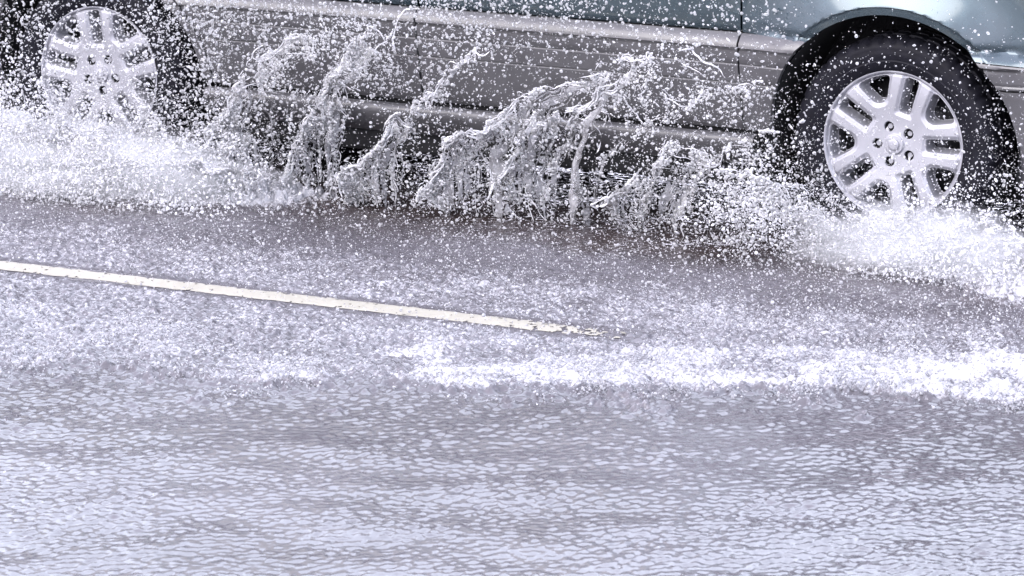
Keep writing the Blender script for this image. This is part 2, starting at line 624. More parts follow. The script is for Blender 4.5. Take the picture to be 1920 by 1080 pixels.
def side(near):
    # doors
    for nm, s0, s1 in (('front_door', -1.653, -0.512), ('rear_door', None, -1.661)):
        if nm == 'front_door':
            S, Z = rect(s0, s1, TZ)
        else:
            zs = TZ
            left = np.where(zs < 0.79, -WB + np.sqrt(np.clip(0.455 ** 2 - (zs - HZ) ** 2, 0, None)), -2.66)
            left = np.minimum(np.maximum(left, -2.66), -2.45)
            u = np.linspace(0, 1, 60)[:, None]
            S = left[None, :] * (1 - u) + s1 * u
            Z = np.repeat(zs[None, :], 60, 0)
        d = panel(nm, S, Z, M_teal, car, near)
        if nm == 'front_door':
            S, Z = rect(s0, s1, CZ)
        else:
            left = -WB + np.sqrt(0.455 ** 2 - (CZ - HZ) ** 2)
            u = np.linspace(0, 1, 60)[:, None]
            S = left[None, :] * (1 - u) + s1 * u
            Z = np.repeat(CZ[None, :], 60, 0)
        panel('cladding', S, Z, M_clad, d, near)
        # handle, above the picture's edge
        hx = s0 + 0.14 if s0 else -2.5
        bm = bmesh.new()
        bmesh.ops.create_cube(bm, size=1, matrix=Matrix.Translation((hx, -0.03 if near else CW + 0.03, 0.9)) @ Matrix.Diagonal((0.2, 0.02, 0.03, 1)))
        bmesh.ops.bevel(bm, geom=bm.edges[:], offset=0.006, segments=2, affect='EDGES')
        me = bpy.data.meshes.new('handle')
        bm.to_mesh(me)
        bm.free()
        link('handle', me, M_teal, d)
    # front fender (upper, painted) and its cladding
    th = math.degrees(math.asin((0.648 - HZ) / AR))
    S, Z = polar(0, AR, 180 - th, math.degrees(math.asin((0.632 - HZ) / AR)), [(-0.505, .659), (-0.505, 1.0), (.66, .98), (.66, .612)])
    f = panel('front_fender', S, Z, M_teal, car, near)
    u = np.linspace(0, 1, 16)[:, None]
    arc = -np.sqrt(AR ** 2 - (CZ - HZ) ** 2 * (CZ < HZ + AR))
    S = -0.505 * (1 - u) + arc[None, :] * u
    panel('cladding', S, np.repeat(CZ[None, :], 16, 0), M_clad, f, near)
    # front bumper corner: upper moulding and lower skirt
    for z0, z1 in ((0.548, None), (0.24, 0.542)):
        zz = np.linspace(z0, z1 or 0.628, 14)
        arc = np.sqrt(AR ** 2 - (zz - HZ) ** 2)
        u = np.linspace(0, 1, 40)[:, None]
        S = arc[None, :] * (1 - u) + 0.93 * u
        Zb = np.repeat(zz[None, :], 40, 0)
        if z1 is None:
            Zb = Zb - 0.03 * u * (Zb - z0) / 0.08
        panel('front_bumper', S, Zb, M_clad, car, near)
    # rear quarter
    a2 = math.degrees(math.asin((0.648 - HZ) / AR))
    x1 = -WB + math.sqrt(0.449 ** 2 - (0.66 - HZ) ** 2)
    S, Z = polar(-WB, AR, a2, 180 - a2, [(x1, .66), (-2.668, .76), (-2.668, 1.0), (-3.8, 1.0), (-3.8, .66)])
    q = panel('rear_quarter', S, Z, M_teal, car, near)
    th_ = np.radians(np.linspace(2, a2 + 0.6, 40))[:, None]
    rr = np.linspace(AR, 0.448, 8)[None, :]
    panel('cladding', -WB + rr * np.cos(th_), HZ + rr * np.sin(th_), M_clad, q, near)
    zz = np.linspace(0.26, .652, 18)
    arc = -WB - np.sqrt(AR ** 2 - (zz - HZ) ** 2)
    u = np.linspace(0, 1, 36)[:, None]
    S = arc[None, :] * (1 - u) - 3.86 * u
    panel('rear_bumper', S, np.repeat(zz[None, :], 36, 0), M_clad, car, near)
    # sill
    prof = np.array([(.0, .338), (.022, .337), (.032, .331), (.036, .322), (.034, .308), (.026, .292), (.012, .272), (-.008, .252), (-.03, .236)])
    ns = 60
    s = np.linspace(-2.452, -0.448, ns)
    V = np.stack([np.repeat(s[:, None], len(prof), 1), -np.repeat(prof[None, :, 0], ns, 0), np.repeat(prof[None, :, 1], ns, 0)], -1).reshape(-1, 3)
    if not near:
        V[:, 1] = CW - V[:, 1]
    np_mesh('sill', V, grid_faces(ns, len(prof)), M_clad, car)
    # arch liners
    for hub in (0, -WB):
        th_ = np.radians(np.linspace(-12, 192, 60))
        ys = np.array([0.012, 0.05, 0.2, 0.34])
        V = []
        for t in th_:
            for y in ys:
                V.append((hub + (AR + 0.004) * math.cos(t), y if near else CW - y, HZ + (AR + 0.004) * math.sin(t)))
        np_mesh('wheel_arch_liner', np.array(V), grid_faces(60, 4), M_black, car)


side(True)
side(False)


def box_part(name, x0, x1, y0, y1, z0, z1, mat, parent, bev=0.01):
    bm = bmesh.new()
    bmesh.ops.create_cube(bm, size=1, matrix=Matrix.Translation(((x0 + x1) / 2, (y0 + y1) / 2, (z0 + z1) / 2)) @ Matrix.Diagonal((x1 - x0, y1 - y0, z1 - z0, 1)))
    bmesh.ops.bevel(bm, geom=bm.edges[:], offset=bev, segments=2, affect='EDGES')
    me = bpy.data.meshes.new(name)
    bm.to_mesh(me)
    bm.free()
    return link(name, me, mat, parent)


# floor pan between and inside the wheels, with exhaust
box_part('underbody', -2.44, -0.46, 0.06, CW - 0.06, 0.16, 0.70, M_black, car)
box_part('bumper_core', 0.44, 0.76, 0.12, CW - 0.12, 0.27, 0.72, M_black, car)
box_part('inner_floor', -3.8, 0.8, 0.345, CW - 0.345, 0.12, 0.80, M_black, car)
for nm, y in (('axle', -WB), ('axle', 0.0)):
    bm = bmesh.new()
    bmesh.ops.create_cone(bm, cap_ends=True, segments=16, radius1=0.035, radius2=0.035, depth=CW - 0.3,
                          matrix=Matrix.Translation((y, CW / 2, HZ)) @ Matrix.Rotation(math.pi / 2, 4, 'X'))
    me = bpy.data.meshes.new('axle')
    bm.to_mesh(me)
    bm.free()
    link('axle', me, M_steel, car)


def upper_body():
    st = np.array([-3.86, -3.80, -3.72, -3.5, -3.2, -2.6, -2.0, -1.5, -1.15, -0.9, -0.5, -0.1, 0.3, 0.6, 0.8, 0.93])
    top = np.array([1.0, 1.2, 1.45, 1.66, 1.71, 1.74, 1.73, 1.70, 1.64, 1.52, 1.30, 1.07, 1.02, .97, .91, .82])
    s = np.linspace(st[0], st[-1], 120)
    zt = np.interp(s, st, top)
    m = 26
    V = []
    for si, z in zip(s, zt):
        edge_in = 0.30 * max(0, (si - 0.50) / 0.5) ** 2 + 0.25 * max(0, (-3.45 - si) / 0.5) ** 2
        for k in range(m):
            t = k / (m - 1)
            if t < 0.36:
                zz = 0.765 + (min(0.99, z) - 0.765) * t / 0.36
                y = 0.02 + edge_in
            else:
                a = (t - 0.36) / 0.64 * math.pi / 2
                zb = min(0.99, z)
                zz = zb + (z - zb) * math.sin(a) ** 0.8
                hh = max(0, min(1, (z - 1.0) / 0.7))
                y = 0.02 + edge_in + (0.03 + 0.2 * hh) * math.sin(a) ** 1.2 + (CW / 2 - 0.05 - edge_in - 0.2 * hh) * (1 - math.cos(a)) ** 2.5
                if k == m - 1:
                    y = CW / 2
            V.append((si, y, zz))
    V = np.array(V)
    V2 = V.copy()
    V2[:, 1] = CW - V2[:, 1]
    F = grid_faces(120, m)
    body = np_mesh('body', np.concatenate([V, V2]), np.concatenate([F, F[:, ::-1] + len(V)]), M_teal, car)
    return s, zt


upper_body()


def loft_window(name, pts, mat):
    """quad panel with thickness from four corner points"""
    a, b, c, d = [Vector(p) for p in pts]
    n = (b - a).cross(d - a).normalized() * 0.006
    bm = bmesh.new()
    v = [bm.verts.new(p + n) for p in (a, b, c, d)] + [bm.verts.new(p - n) for p in (a, b, c, d)]
    for f in ((0, 1, 2, 3), (7, 6, 5, 4), (0, 4, 5, 1), (1, 5, 6, 2), (2, 6, 7, 3), (3, 7, 4, 0)):
        bm.faces.new([v[i] for i in f])
    bmesh.ops.recalc_face_normals(bm, faces=bm.faces[:])
    me = bpy.data.meshes.new(name)
    bm.to_mesh(me)
    bm.free()
    return link(name, me, mat, car)


for near in (True, False):
    def yy(v):
        return v if near else CW - v
    for x0, x1, x2, x3 in ((-1.62, -0.62, -1.10, -1.60), (-2.62, -1.70, -1.72, -2.6), (-3.6, -2.72, -2.70, -3.45)):
        loft_window('side_window', [(x0, yy(-0.0), 1.02), (x1, yy(-0.0), 1.02), (x2, yy(0.13), 1.52), (x3, yy(0.13), 1.52)], M_glass)
    loft_window('headlight', [(0.70, yy(0.04), 0.66), (0.965, yy(0.32), 0.66), (0.955, yy(0.32), 0.80), (0.70, yy(0.02), 0.82)], M_lamp)
    loft_window('tail_light', [(-3.70, yy(0.0), 0.75), (-3.87, yy(0.10), 0.75), (-3.87, yy(0.12), 1.05), (-3.70, yy(0.0), 1.05)], M_red)
loft_window('windscreen', [(-0.16, 0.24, 1.115), (-0.16, CW - 0.24, 1.115), (-1.08, CW - 0.36, 1.635), (-1.08, 0.36, 1.635)], M_glass)
loft_window('rear_window', [(-3.86, 0.2, 1.06), (-3.86, CW - 0.2, 1.06), (-3.70, CW - 0.3, 1.52), (-3.70, 0.3, 1.52)], M_glass)
box_part('nose', 0.74, 0.93, 0.2, CW - 0.2, 0.26, 0.86, M_clad, car, 0.05)
box_part('tail', -3.88, -3.74, 0.12, CW - 0.12, 0.28, 1.0, M_clad, car, 0.03)


# ---- wheels
def lathe(prof, n):
    th = np.linspace(0, 2 * np.pi, n, endpoint=False)
    prof = np.array(prof)
    V = np.stack([np.cos(th)[:, None] * prof[None, :, 0], np.repeat(prof[None, :, 1], n, 0), np.sin(th)[:, None] * prof[None, :, 0]], -1)
    return V, grid_faces(n, len(prof), True)


def tyre_mesh(parent):
    prof = [(.225, .030), (.231, .020), (.240, .014), (.252, .008), (.262, .0045), (.266, .0065), (.280, .002), (.292, .002), (.3, .0045), (.304, .0035), (.3145, .0085),
            (.322, .014), (.329, .022), (.334, .034), (.338, .05), (.339, .06), (.332, .063), (.332, .071), (.340, .074), (.341, .11), (.333, .113), (.333, .121), (.341, .124),
            (.340, .16), (.332, .163), (.332, .171), (.339, .174), (.334, .2), (.322, .22), (.30, .232), (.26, .232), (.225, .21)]
    n = 288
    V, F = lathe(prof, n)
    th = np.arange(n)
    blk = ((th % 6) < 2).astype(float)
    for j in range(11, 16):                       # shoulder blocks
        V[:, j, 0] *= 1 - 0.018 * blk
        V[:, j, 2] *= 1 - 0.018 * blk
    for j in (18, 19, 22, 23):
        b2 = (((th + 3) % 8) < 2).astype(float)
        V[:, j, 0] *= 1 - 0.014 * b2
        V[:, j, 2] *= 1 - 0.014 * b2
    o = np_mesh('tyre', V.reshape(-1, 3), F, M_rubber, parent)
    o.data.set_sharp_from_angle(angle=math.radians(40))
    return o


def smax(a, b, k):
    h = np.clip(0.5 + 0.5 * (a - b) / k, 0, 1)
    return b * (1 - h) + a * h + k * h * (1 - h)


def rim_mesh(parent):
    nr, nth = 150, 720
    r = np.linspace(0.0, RR, nr)
    th = np.linspace(0, 2 * np.pi, nth, endpoint=False)
    T, R = np.meshgrid(th, r, indexing='ij')

    def hole_sd(off, kind):
        best = np.full(T.shape, 1.0)
        for k in range(5):
            d = (T - math.radians(off + 72 * k) + np.pi) % (2 * np.pi) - np.pi
            t = R * np.sin(d)
            rc = R * np.cos(d)
            rc = np.where(np.abs(d) > 1.2, -1, rc)
            if kind == 'big':
                sd = smax(R - 0.2175, 0.134 - rc, 0.018)
                sd = smax(sd, np.abs(t) - (0.021 + 0.54 * (rc - 0.139)), 0.018)
            elif kind == 'slot':
                sd = smax(R - 0.2175, 0.102 - rc, 0.012)
                sd = smax(sd, np.abs(t) - 0.0202 - 0.03 * (rc - 0.107), 0.012)
            else:
                sd = np.hypot(rc - 0.0575, t) - 0.0155
            best = np.minimum(best, sd)
        return best
    hs_ = np.minimum(hole_sd(38, 'big'), hole_sd(2, 'slot'))
    ls = hole_sd(38, 'lug')
    # height of the face (local y, smaller = further out)
    y = 0.020 + 0.012 * sstep(0.20, 0.05, R) - 0.004 * sstep(0.222, 0.228, R)
    y = y + 0.004 * sstep(0.214, 0.220, R) * (1 - sstep(0.220, 0.225, R))
    y = y + 0.007 * (1 - sstep(0.0, 0.014, hs_))            # rounded shoulders into the windows
    y = y + 0.055 * (1 - sstep(-0.008, 0.0005, hs_))
    y = y + 0.022 * (1 - sstep(-0.003, 0.001, ls))
    nut = hole_sd(38, 'lug') + 0.0155                        # distance to lug axis
    y = np.where(nut < 0.0085, y - 0.010, y)
    cap = 1 - sstep(0.029, 0.032, R)
    y = y - 0.010 * cap + 0.003 * sstep(0.0, 0.026, R) * cap
    V = np.stack([R * np.cos(T), y, R * np.sin(T)], -1).reshape(-1, 3)
    F = grid_faces(nth, nr, True)
    fh = hs_.ravel()[F].max(1)
    F = F[fh > -0.0078]
    lf = ls.ravel()[F].max(1)
    mi = ((lf < 0.0005) & (nut.ravel()[F].max(1) > 0.009)).astype(int)
    # barrel
    bv, bf = lathe([(RR, 0.016), (RR - 0.002, 0.03), (RR - 0.014, 0.05), (RR - 0.02, 0.19), (RR, 0.215)], 120)
    F = np.concatenate([F, bf + len(V)])
    mi = np.concatenate([mi, np.zeros(len(bf), int)])
    V = np.concatenate([V, bv.reshape(-1, 3)])
    o = np_mesh('rim', V, F, [M_alloy, M_black], parent, midx=mi)
    o.data.set_sharp_from_angle(angle=math.radians(50))
    return o


def wheel_parts():
    w = bpy.data.objects.new('wheel', None)
    COL.objects.link(w)
    w.parent = car
    tyre_mesh(w)
    rim_mesh(w)
    V, F = lathe([(0.001, 0.115), (0.07, 0.115), (0.075, 0.10), (0.15, 0.10), (0.152, 0.125), (0.205, 0.13), (0.205, 0.18)], 72)
    np_mesh('brake_disc', V.reshape(-1, 3), F, M_steel, w)
    V, F = lathe([(0.0005, 0.0185), (0.012, 0.0185), (0.0165, 0.0190), (0.018, 0.0205), (0.0185, 0.024)], 40)
    np_mesh('centre_cap', V.reshape(-1, 3), F, M_alloy, w)
    return w


wheel0 = wheel_parts()
wheels = [wheel0]
kids = list(wheel0.children)
for k in range(3):
    w = wheel0.copy()
    COL.objects.link(w)
    for c in kids:
        d = c.copy()
        COL.objects.link(d)
        d.parent = w
    wheels.append(w)
spots = [(0, 0.004, 0, 0), (-WB, 0.004, 0, -22), (0, CW - 0.004, 180, 10), (-WB, CW - 0.004, 180, 40)]
for w, (x, y, rz, spin) in zip(wheels, spots):
    w.location = (x, y, HZ)
    w.rotation_euler = (0, math.radians(spin), math.radians(rz))

# ------------------------------------------------------------------ flying water
def ico(sub):
    bm = bmesh.new()
    bmesh.ops.create_icosphere(bm, subdivisions=sub, radius=1)
    bm.verts.ensure_lookup_table()
    V = np.array([v.co[:] for v in bm.verts])
    F = np.array([[v.index for v in f.verts] for f in bm.faces])
    bm.free()
    return V, F


ICO1, ICO2 = ico(1), ico(2)


def drop_verts(C, Rd, tmpl, stretch=0.6, wob=0.06):
    TV, TF = tmpl
    n = len(C)
    d = rng.standard_normal((n, 3))
    d /= np.linalg.norm(d, axis=1, keepdims=True)
    st = 1 + stretch * rng.random((n, 1)) ** 2 * 3
    dots = np.einsum('vk,nk->nv', TV, d)
    V = TV[None] * (1 + wob * rng.standard_normal((n, len(TV), 1)) * 0.5) + dots[..., None] * d[:, None, :] * (st[:, :, None] - 1)
    V = V * (Rd * st[:, 0] ** -0.6)[:, None, None] + C[:, None, :]
    F = TF[None] + (np.arange(n) * len(TV))[:, None, None]
    return V.reshape(-1, 3), F.reshape(-1, 3)


def droplets(name, C, Rd, mat, label, cat='water spray', stretch=0.6):
    big = Rd > 0.0032
    parts = []
    off = 0
    for sel, t in ((~big, ICO1), (big, ICO2)):
        if sel.sum() == 0:
            continue
        V, F = drop_verts(C[sel], Rd[sel], t, stretch)
        parts.append((V, F + off))
        off += len(V)
    o = np_mesh(name, np.concatenate([p[0] for p in parts]), np.concatenate([p[1] for p in parts]), mat)
    tag(o, label, cat, 'stuff')
    return o


def radii(n, med=0.0018, sig=0.66, mx=0.0058):
    return np.clip(med * np.exp(sig * rng.standard_normal(n)), 0.0009, mx)


def scatter(n, dens, lo, hi):
    """rejection sampling in (along, out, up)"""
    lo, hi = np.array(lo), np.array(hi)
    got = []
    tot = 0
    while tot < n:
        P = lo + (hi - lo) * rng.random((n * 3, 3))
        k = rng.random(len(P)) < dens(P)
        got.append(P[k])
        tot += k.sum()
    return np.concatenate(got)[:n]


def flow_path(U, Vv, base, lean, height, out, seed, bend, fan, rag, wig):
    n1 = fbm(np.stack([U.ravel() * 5, np.zeros(U.size), np.full(U.size, seed)], 1), seed, 3).reshape(U.shape)
    hgt = height * (1 + rag * n1)
    S = base[0] + (base[1] - base[0]) * U + lean * (Vv ** bend) * (1 + fan * (U - 0.5)) + fan * 0.25 * (U - 0.5) * Vv
    Z = -0.01 + hgt * (Vv ** 0.9 - 0.12 * Vv ** 3)
    O = out[0] + (out[1] - out[0]) * Vv + 0.03 * n1
    P = np.stack([S, O, Z], -1).reshape(-1, 3)
    for k, (sc, am) in enumerate(((7, 1.0), (19, 0.35), (45, 0.06))):
        D = np.stack([vnoise(P * sc + 31.7 * ax, seed + 7 * ax + k) for ax in range(3)], 1)
        P = P + (wig * am * (0.25 + Vv.ravel()))[:, None] * D
    return P


def strands(name, parent, base, lean, height, out, seed, bend=1.7, fan=0.5, n_ridge=4, per=11, r0=0.0027, mat=None, spread=0.028, rag=0.5, wig=0.022, pf=None, nb=620, reach=(0.7, 1.12), seg=(0.06, 0.34)):
    """sinewy beaded threads of water that follow the flow of a tongue"""
    rg = np.random.default_rng(seed + 500)
    npt, ring = 56, 6
    Vs, Fs, off = [], [], 0
    tips, beads = [], []
    for k in range(n_ridge):
        uc = rg.uniform(0.1, 0.9)
        top = rg.uniform(*reach)
        vb = top * rg.beta(1.7, 1.3, nb)
        wob_ = 0.06 * vnoise(np.stack([vb * 5, 0 * vb + k * 9.1, 0 * vb], 1), seed + 77)
        ub = uc + wob_ + spread * (0.15 + 0.9 * vb ** 1.5) * rg.standard_normal(nb)
        bd = pf(ub, vb) if pf else flow_path(ub, vb, base, lean, height, out, seed, bend, fan, rag, wig)
        gate = vnoise(bd * 22, seed + 5) > -0.12
        beads.append(bd[gate])
        for j in range(per):
            v0 = max(0, rg.uniform(-0.1, 0.85))
            v1 = min(top, v0 + rg.uniform(*seg))
            v = np.linspace(v0, v1, npt)
            du = spread * rg.standard_normal() * (0.4 + v) + 0.05 * np.sin(v * rg.uniform(4, 9) + rg.uniform(0, 6)) * rg.uniform(0.2, 1)
            P = pf(uc + du, v) if pf else flow_path(uc + du, v, base, lean, height, out, seed, bend, fan, rag, wig)
            P = P + 0.016 * np.stack([vnoise(np.stack([v * 19, 0 * v + j * 3.1 + k * 17, 0 * v + ax], 1), seed + 9) for ax in range(3)], 1)
            t = np.linspace(0, 1, npt)
            bead = 0.75 + 1.5 * vnoise(np.stack([v * 38, 0 * v + j * 7.7 + k, 0 * v], 1), seed + 21)
            rad = r0 * rg.uniform(0.55, 1.35) * np.clip(bead, 0.06, 2) * np.minimum(1, 6 * t + 0.1) * (1 - 0.55 * t ** 2) * np.minimum(1, 8 * (1 - t) + 0.02)
            tan = np.gradient(P, axis=0)
            tan /= np.linalg.norm(tan, axis=1, keepdims=True) + 1e-9
            a = np.cross(tan, [0.0, 1.0, 0.13])
            a /= np.linalg.norm(a, axis=1, keepdims=True) + 1e-9
            b = np.cross(tan, a)
            th = np.arange(ring) * 2 * np.pi / ring
            V = P[:, None] + rad[:, None, None] * (np.cos(th)[None, :, None] * a[:, None] + np.sin(th)[None, :, None] * b[:, None])
            i = np.arange(npt - 1)[:, None] * ring
            c = np.arange(ring)[None, :]
            c2 = (c + 1) % ring
            Fs.append((np.stack([i + c, i + c2, i + ring + c2, i + ring + c], -1).reshape(-1, 4)) + off)
            Vs.append(V.reshape(-1, 3))
            off += npt * ring
            tips.append(P[int(npt * 0.55):])
    o = np_mesh(name, car_to_world(np.concatenate(Vs)) - np.array(parent.location), np.concatenate(Fs), mat or M_strand, parent)
    o['kind'] = 'stuff'
    BEADS.append(np.concatenate(beads))
    return o, np.concatenate(tips)


def sheet(name, parent, u_rng, base, lean, height, out, tmax, thr, fu, fv, seed, bend=1.7, fan=0.0, mat=None, nu=150, nv=170, rag=0.5, wig=0.03, pf=None, top=0.95, base_cut=-0.15):
    """a torn film of water thrown up from the line 'base': thickness from ridged noise, holes where it tears"""
    u = np.linspace(0, 1, nu)
    v = np.linspace(0, 1, nv)
    U, Vv = np.meshgrid(u, v, indexing='ij')
    P = pf(U, Vv) if pf else flow_path(U, Vv, base, lean, height, out, seed, bend, fan, rag, wig)
    q = np.stack([U.ravel() * fu + 0.5 * Vv.ravel() * np.sin(Vv.ravel() * 5), Vv.ravel() * fv, np.full(U.size, seed * 1.37)], 1)
    q = q + 0.35 * np.stack([vnoise(q * 1.3, seed + 3), vnoise(q * 1.3, seed + 4), 0 * q[:, 0]], 1)
    fld = ridged(q, seed, 3).reshape(U.shape)
    sidefade = sstep(0, 0.16, U) * sstep(1, 0.84, U)
    cut = thr + top * Vv ** 2.0 + 0.7 * (1 - sidefade) + base_cut * (1 - sstep(0, 0.3, Vv))
    th = fld - cut
    T = tmax * np.sqrt(np.clip(th, 0, 0.5) / 0.5)
    PG = P.reshape(nu, nv, 3)
    du = np.gradient(PG, axis=0)
    dv = np.gradient(PG, axis=1)
    nrm = np.cross(du, dv)
    nrm /= np.linalg.norm(nrm, axis=-1, keepdims=True) + 1e-9
    A = (PG + nrm * T[..., None]).reshape(-1, 3)
    B = (PG - nrm * T[..., None] * 0.999).reshape(-1, 3)
    F = grid_faces(nu, nv)
    keep = (th.ravel()[F] > 0).sum(1) >= 2
    F = F[keep]
    Vt = np.concatenate([A, B])
    Ft = np.concatenate([F, F[:, ::-1] + len(A)])
    used, inv = np.unique(Ft, return_inverse=True)
    Vw = Vt[used]
    Fw = inv.reshape(Ft.shape)
    if len(Fw) == 0:
        return None, None
    # splash objects carry the car's frame: along, -out, up
    o = np_mesh(name, car_to_world(Vw) - np.array(parent.location), Fw, mat or M_sheet, parent)
    o['kind'] = 'stuff'
    rim = P[(th.ravel() > 0) & (th.ravel() < 0.12)]
    return o, rim


def splash_root(label, s):
    e = bpy.data.objects.new('water_splash', None)
    COL.objects.link(e)
    e.location = car_to_world([(s, 0.05, 0)])[0]
    tag(e, label, 'splash', None)
    return e


rims = []
BEADS = []
mid = splash_root('curling tongues of clear water rising beside the sill between the two wheels', -1.4)
# each curtain: points of its crest (along, up), its foot on the water (along), how far out it stands
CURT = [([(-2.41, .089), (-2.356, .228), (-2.272, .342), (-2.128, .451), (-1.966, .516)], (-2.40, -2.10), (0.04, 0.16)),
        ([(-2.112, .097), (-2.019, .265), (-1.907, .415), (-1.807, .51), (-1.688, .563)], (-2.14, -1.92), (0.03, 0.15)),
        ([(-1.891, .027), (-1.79, .16), (-1.67, .267), (-1.581, .327), (-1.474, .448)], (-1.92, -1.65), (0.05, 0.17)),
        ([(-1.583, .055), (-1.475, .213), (-1.339, .355), (-1.176, .451), (-.977, .551), (-.819, .592)], (-1.60, -1.18), (0.06, 0.20)),
        ([(-1.329, .069), (-1.242, .233), (-1.128, .363), (-.977, .444), (-.791, .492), (-.606, .468)], (-1.35, -0.97), (0.03, 0.14)),
        ([(-.957, .076), (-.844, .181), (-.714, .252), (-.549, .297), (-.385, .334)], (-0.98, -0.64), (0.04, 0.14))]


def curtain_path(crest, foot, out, seed):
    cs, cz = np.array(crest).T
    kk = np.linspace(0, 1, len(cs))
    fine = np.linspace(0, 1, 60)
    cs2, cz2 = np.interp(fine, kk, cs), np.interp(fine, kk, cz)
    for _ in range(60):                               # round the corners of the crest
        cs2[1:-1] = (cs2[:-2] + cs2[1:-1] * 2 + cs2[2:]) / 4
        cz2[1:-1] = (cz2[:-2] + cz2[1:-1] * 2 + cz2[2:]) / 4
    es, ez = cs2[-1] - cs2[-4], cz2[-1] - cz2[-4]

    def pf(U, V):
        U, V = np.broadcast_arrays(np.asarray(U, float), np.asarray(V, float))
        u, v = U.ravel(), V.ravel()
        uc = np.clip(u, 0, 1)
        over = u - uc
        S = np.interp(uc, fine, cs2) + over * es * 15
        Z = np.interp(uc, fine, cz2) + over * ez * 15 - 1.2 * np.maximum(over, 0) ** 2
        n1 = vnoise(np.stack([u * 9, 0 * u, 0 * u + seed], 1), seed)
        Z = Z * (1 + 0.13 * n1)
        fs = foot[0] + (foot[1] - foot[0]) * u
        x = fs + (S - fs) * np.clip(v, 0, 2) ** 1.9
        z = -0.01 + (Z + 0.01) * (1.35 * v - 0.35 * v * v)
        o = out[0] + (out[1] - out[0]) * v + 0.03 * n1
        P = np.stack([x, o, z], -1)
        for k, (sc, am) in enumerate(((8, 1.0), (21, 0.5), (48, 0.12))):
            D = np.stack([vnoise(P * sc + 31.7 * ax, seed + 7 * ax + k) for ax in range(3)], 1)
            P = P + (0.024 * am * (0.25 + v))[:, None] * D
        return P
    return pf


for i_, (crest, foot, o_) in enumerate(CURT):
    sd_ = 3 + 2 * i_
    pf = curtain_path(crest, foot, o_, sd_)
    ob, rm_ = sheet('water_tongue', mid, None, foot, 0, 0.4, o_, 0.0022, 0.34 if i_ < 5 else 0.4, 15.0, 0.9, sd_, nu=300, nv=160, pf=pf, top=0.2, base_cut=0.35)
    if rm_ is not None:
        rims.append(rm_)
    # threads falling from the crest to the water
    ob, tp = strands('water_strand', mid, foot, 0, 0.4, o_, sd_, n_ridge=7 if i_ < 5 else 4, per=6, r0=0.0011, spread=0.06, pf=pf, nb=330, reach=(0.9, 1.0), seg=(0.15, 0.6))
    rims.append(tp)

    # the thick beaded rim that runs along the crest and flies off its end
    def rim_path(a_, t_, pf=pf):
        return pf(np.asarray(t_) * 1.06 + 0.0 * np.asarray(a_), 0.955 + (np.asarray(a_) - 0.5) * (0.16 + 0.5 * np.clip(np.asarray(t_), 0, 1.3) ** 2))
    ob, tp = strands('water_strand', mid, foot, 0, 0.4, o_, sd_ + 50, n_ridge=4, per=6 if i_ < 5 else 3, r0=0.0021, spread=0.20, pf=rim_path, nb=1250, reach=(0.95, 1.2), seg=(0.06, 0.3))
    rims += [tp] * 2
rearsp = splash_root('white foaming splash thrown up around the rear wheel', -2.9)
for k, (b, ln, h, o_, thr) in enumerate([((-3.7, -2.9), -0.1, 0.13, (0.16, 0.42), -0.22), ((-3.3, -2.5), -0.05, 0.22, (0.12, 0.34), -0.2),
                                         ((-2.95, -2.2), 0.12, 0.22, (0.14, 0.36), -0.2), ((-3.6, -2.4), 0.02, 0.18, (0.24, 0.36), -0.05)]):
    ob, rm_ = sheet('foam_sheet', rearsp, None, b, ln, h, o_, 0.0065, thr, 9.0, 3.4, 40 + k, mat=M_foam, nu=240, nv=120, wig=0.035)
    if rm_ is not None:
        rims.append(rm_)
for k, (b, ln, h, o_) in enumerate([((-3.5, -3.2), -0.10, 0.36, (0.2, 0.42)), ((-3.2, -2.95), -0.08, 0.34, (0.16, 0.4)), ((-2.95, -2.7), 0.02, 0.30, (0.18, 0.4)),
                                    ((-2.72, -2.5), 0.10, 0.30, (0.12, 0.34)), ((-2.5, -2.3), 0.16, 0.28, (0.12, 0.3)), ((-3.3, -2.6), 0.05, 0.2, (0.3, 0.4)), ((-2.6, -2.0), 0.08, 0.18, (0.2, 0.3))]):
    ob, tp = strands('water_strand', rearsp, b, ln, h, o_, 140 + k, spread=0.10, n_ridge=5)
    rims.append(tp)
frontsp = splash_root('fan of white spray bursting from the foot of the front wheel', 0.0)
for k, (b, ln, h, o_) in enumerate([((-0.25, -0.05), -0.32, 0.26, (0.05, 0.2)), ((-0.12, 0.1), -0.16, 0.24, (0.06, 0.24)), ((0.05, 0.3), 0.06, 0.22, (0.1, 0.28)), ((0.25, 0.55), 0.16, 0.24, (0.08, 0.26))]):
    ob, tp = strands('water_strand', frontsp, b, ln, h, o_, 160 + k, spread=0.10, n_ridge=4)
    rims.append(tp)
for k, (b, ln, h, o_, thr) in enumerate([((-0.2, 0.35), 0.02, 0.22, (0.06, 0.22), -0.1),
                                         ((0.05, 0.7), 0.15, 0.22, (0.08, 0.26), -0.1), ((-0.25, 0.75), 0.05, 0.12, (0.12, 0.2), -0.4)]):
    ob, rm_ = sheet('foam_sheet', frontsp, None, b, ln, h, o_, 0.0055, thr, 8.0, 3.2, 60 + k, mat=M_foam, nu=180, nv=100, wig=0.03)
    if rm_ is not None:
        rims.append(rm_)


# spray clouds
def clus(P, sc, seed, lo=-0.25, hi=0.4):
    return sstep(lo, hi, fbm(P * sc, seed, 3))


def d_rear(P):
    s, o, z = P.T
    core = np.exp(-((s + 2.95) / 0.75) ** 2)
    return np.clip(core * (np.exp(-z / 0.13) + 0.27 * sstep(0.9, 0.3, z)) * (0.2 + 0.8 * clus(P, 7, 91)), 0, 1)


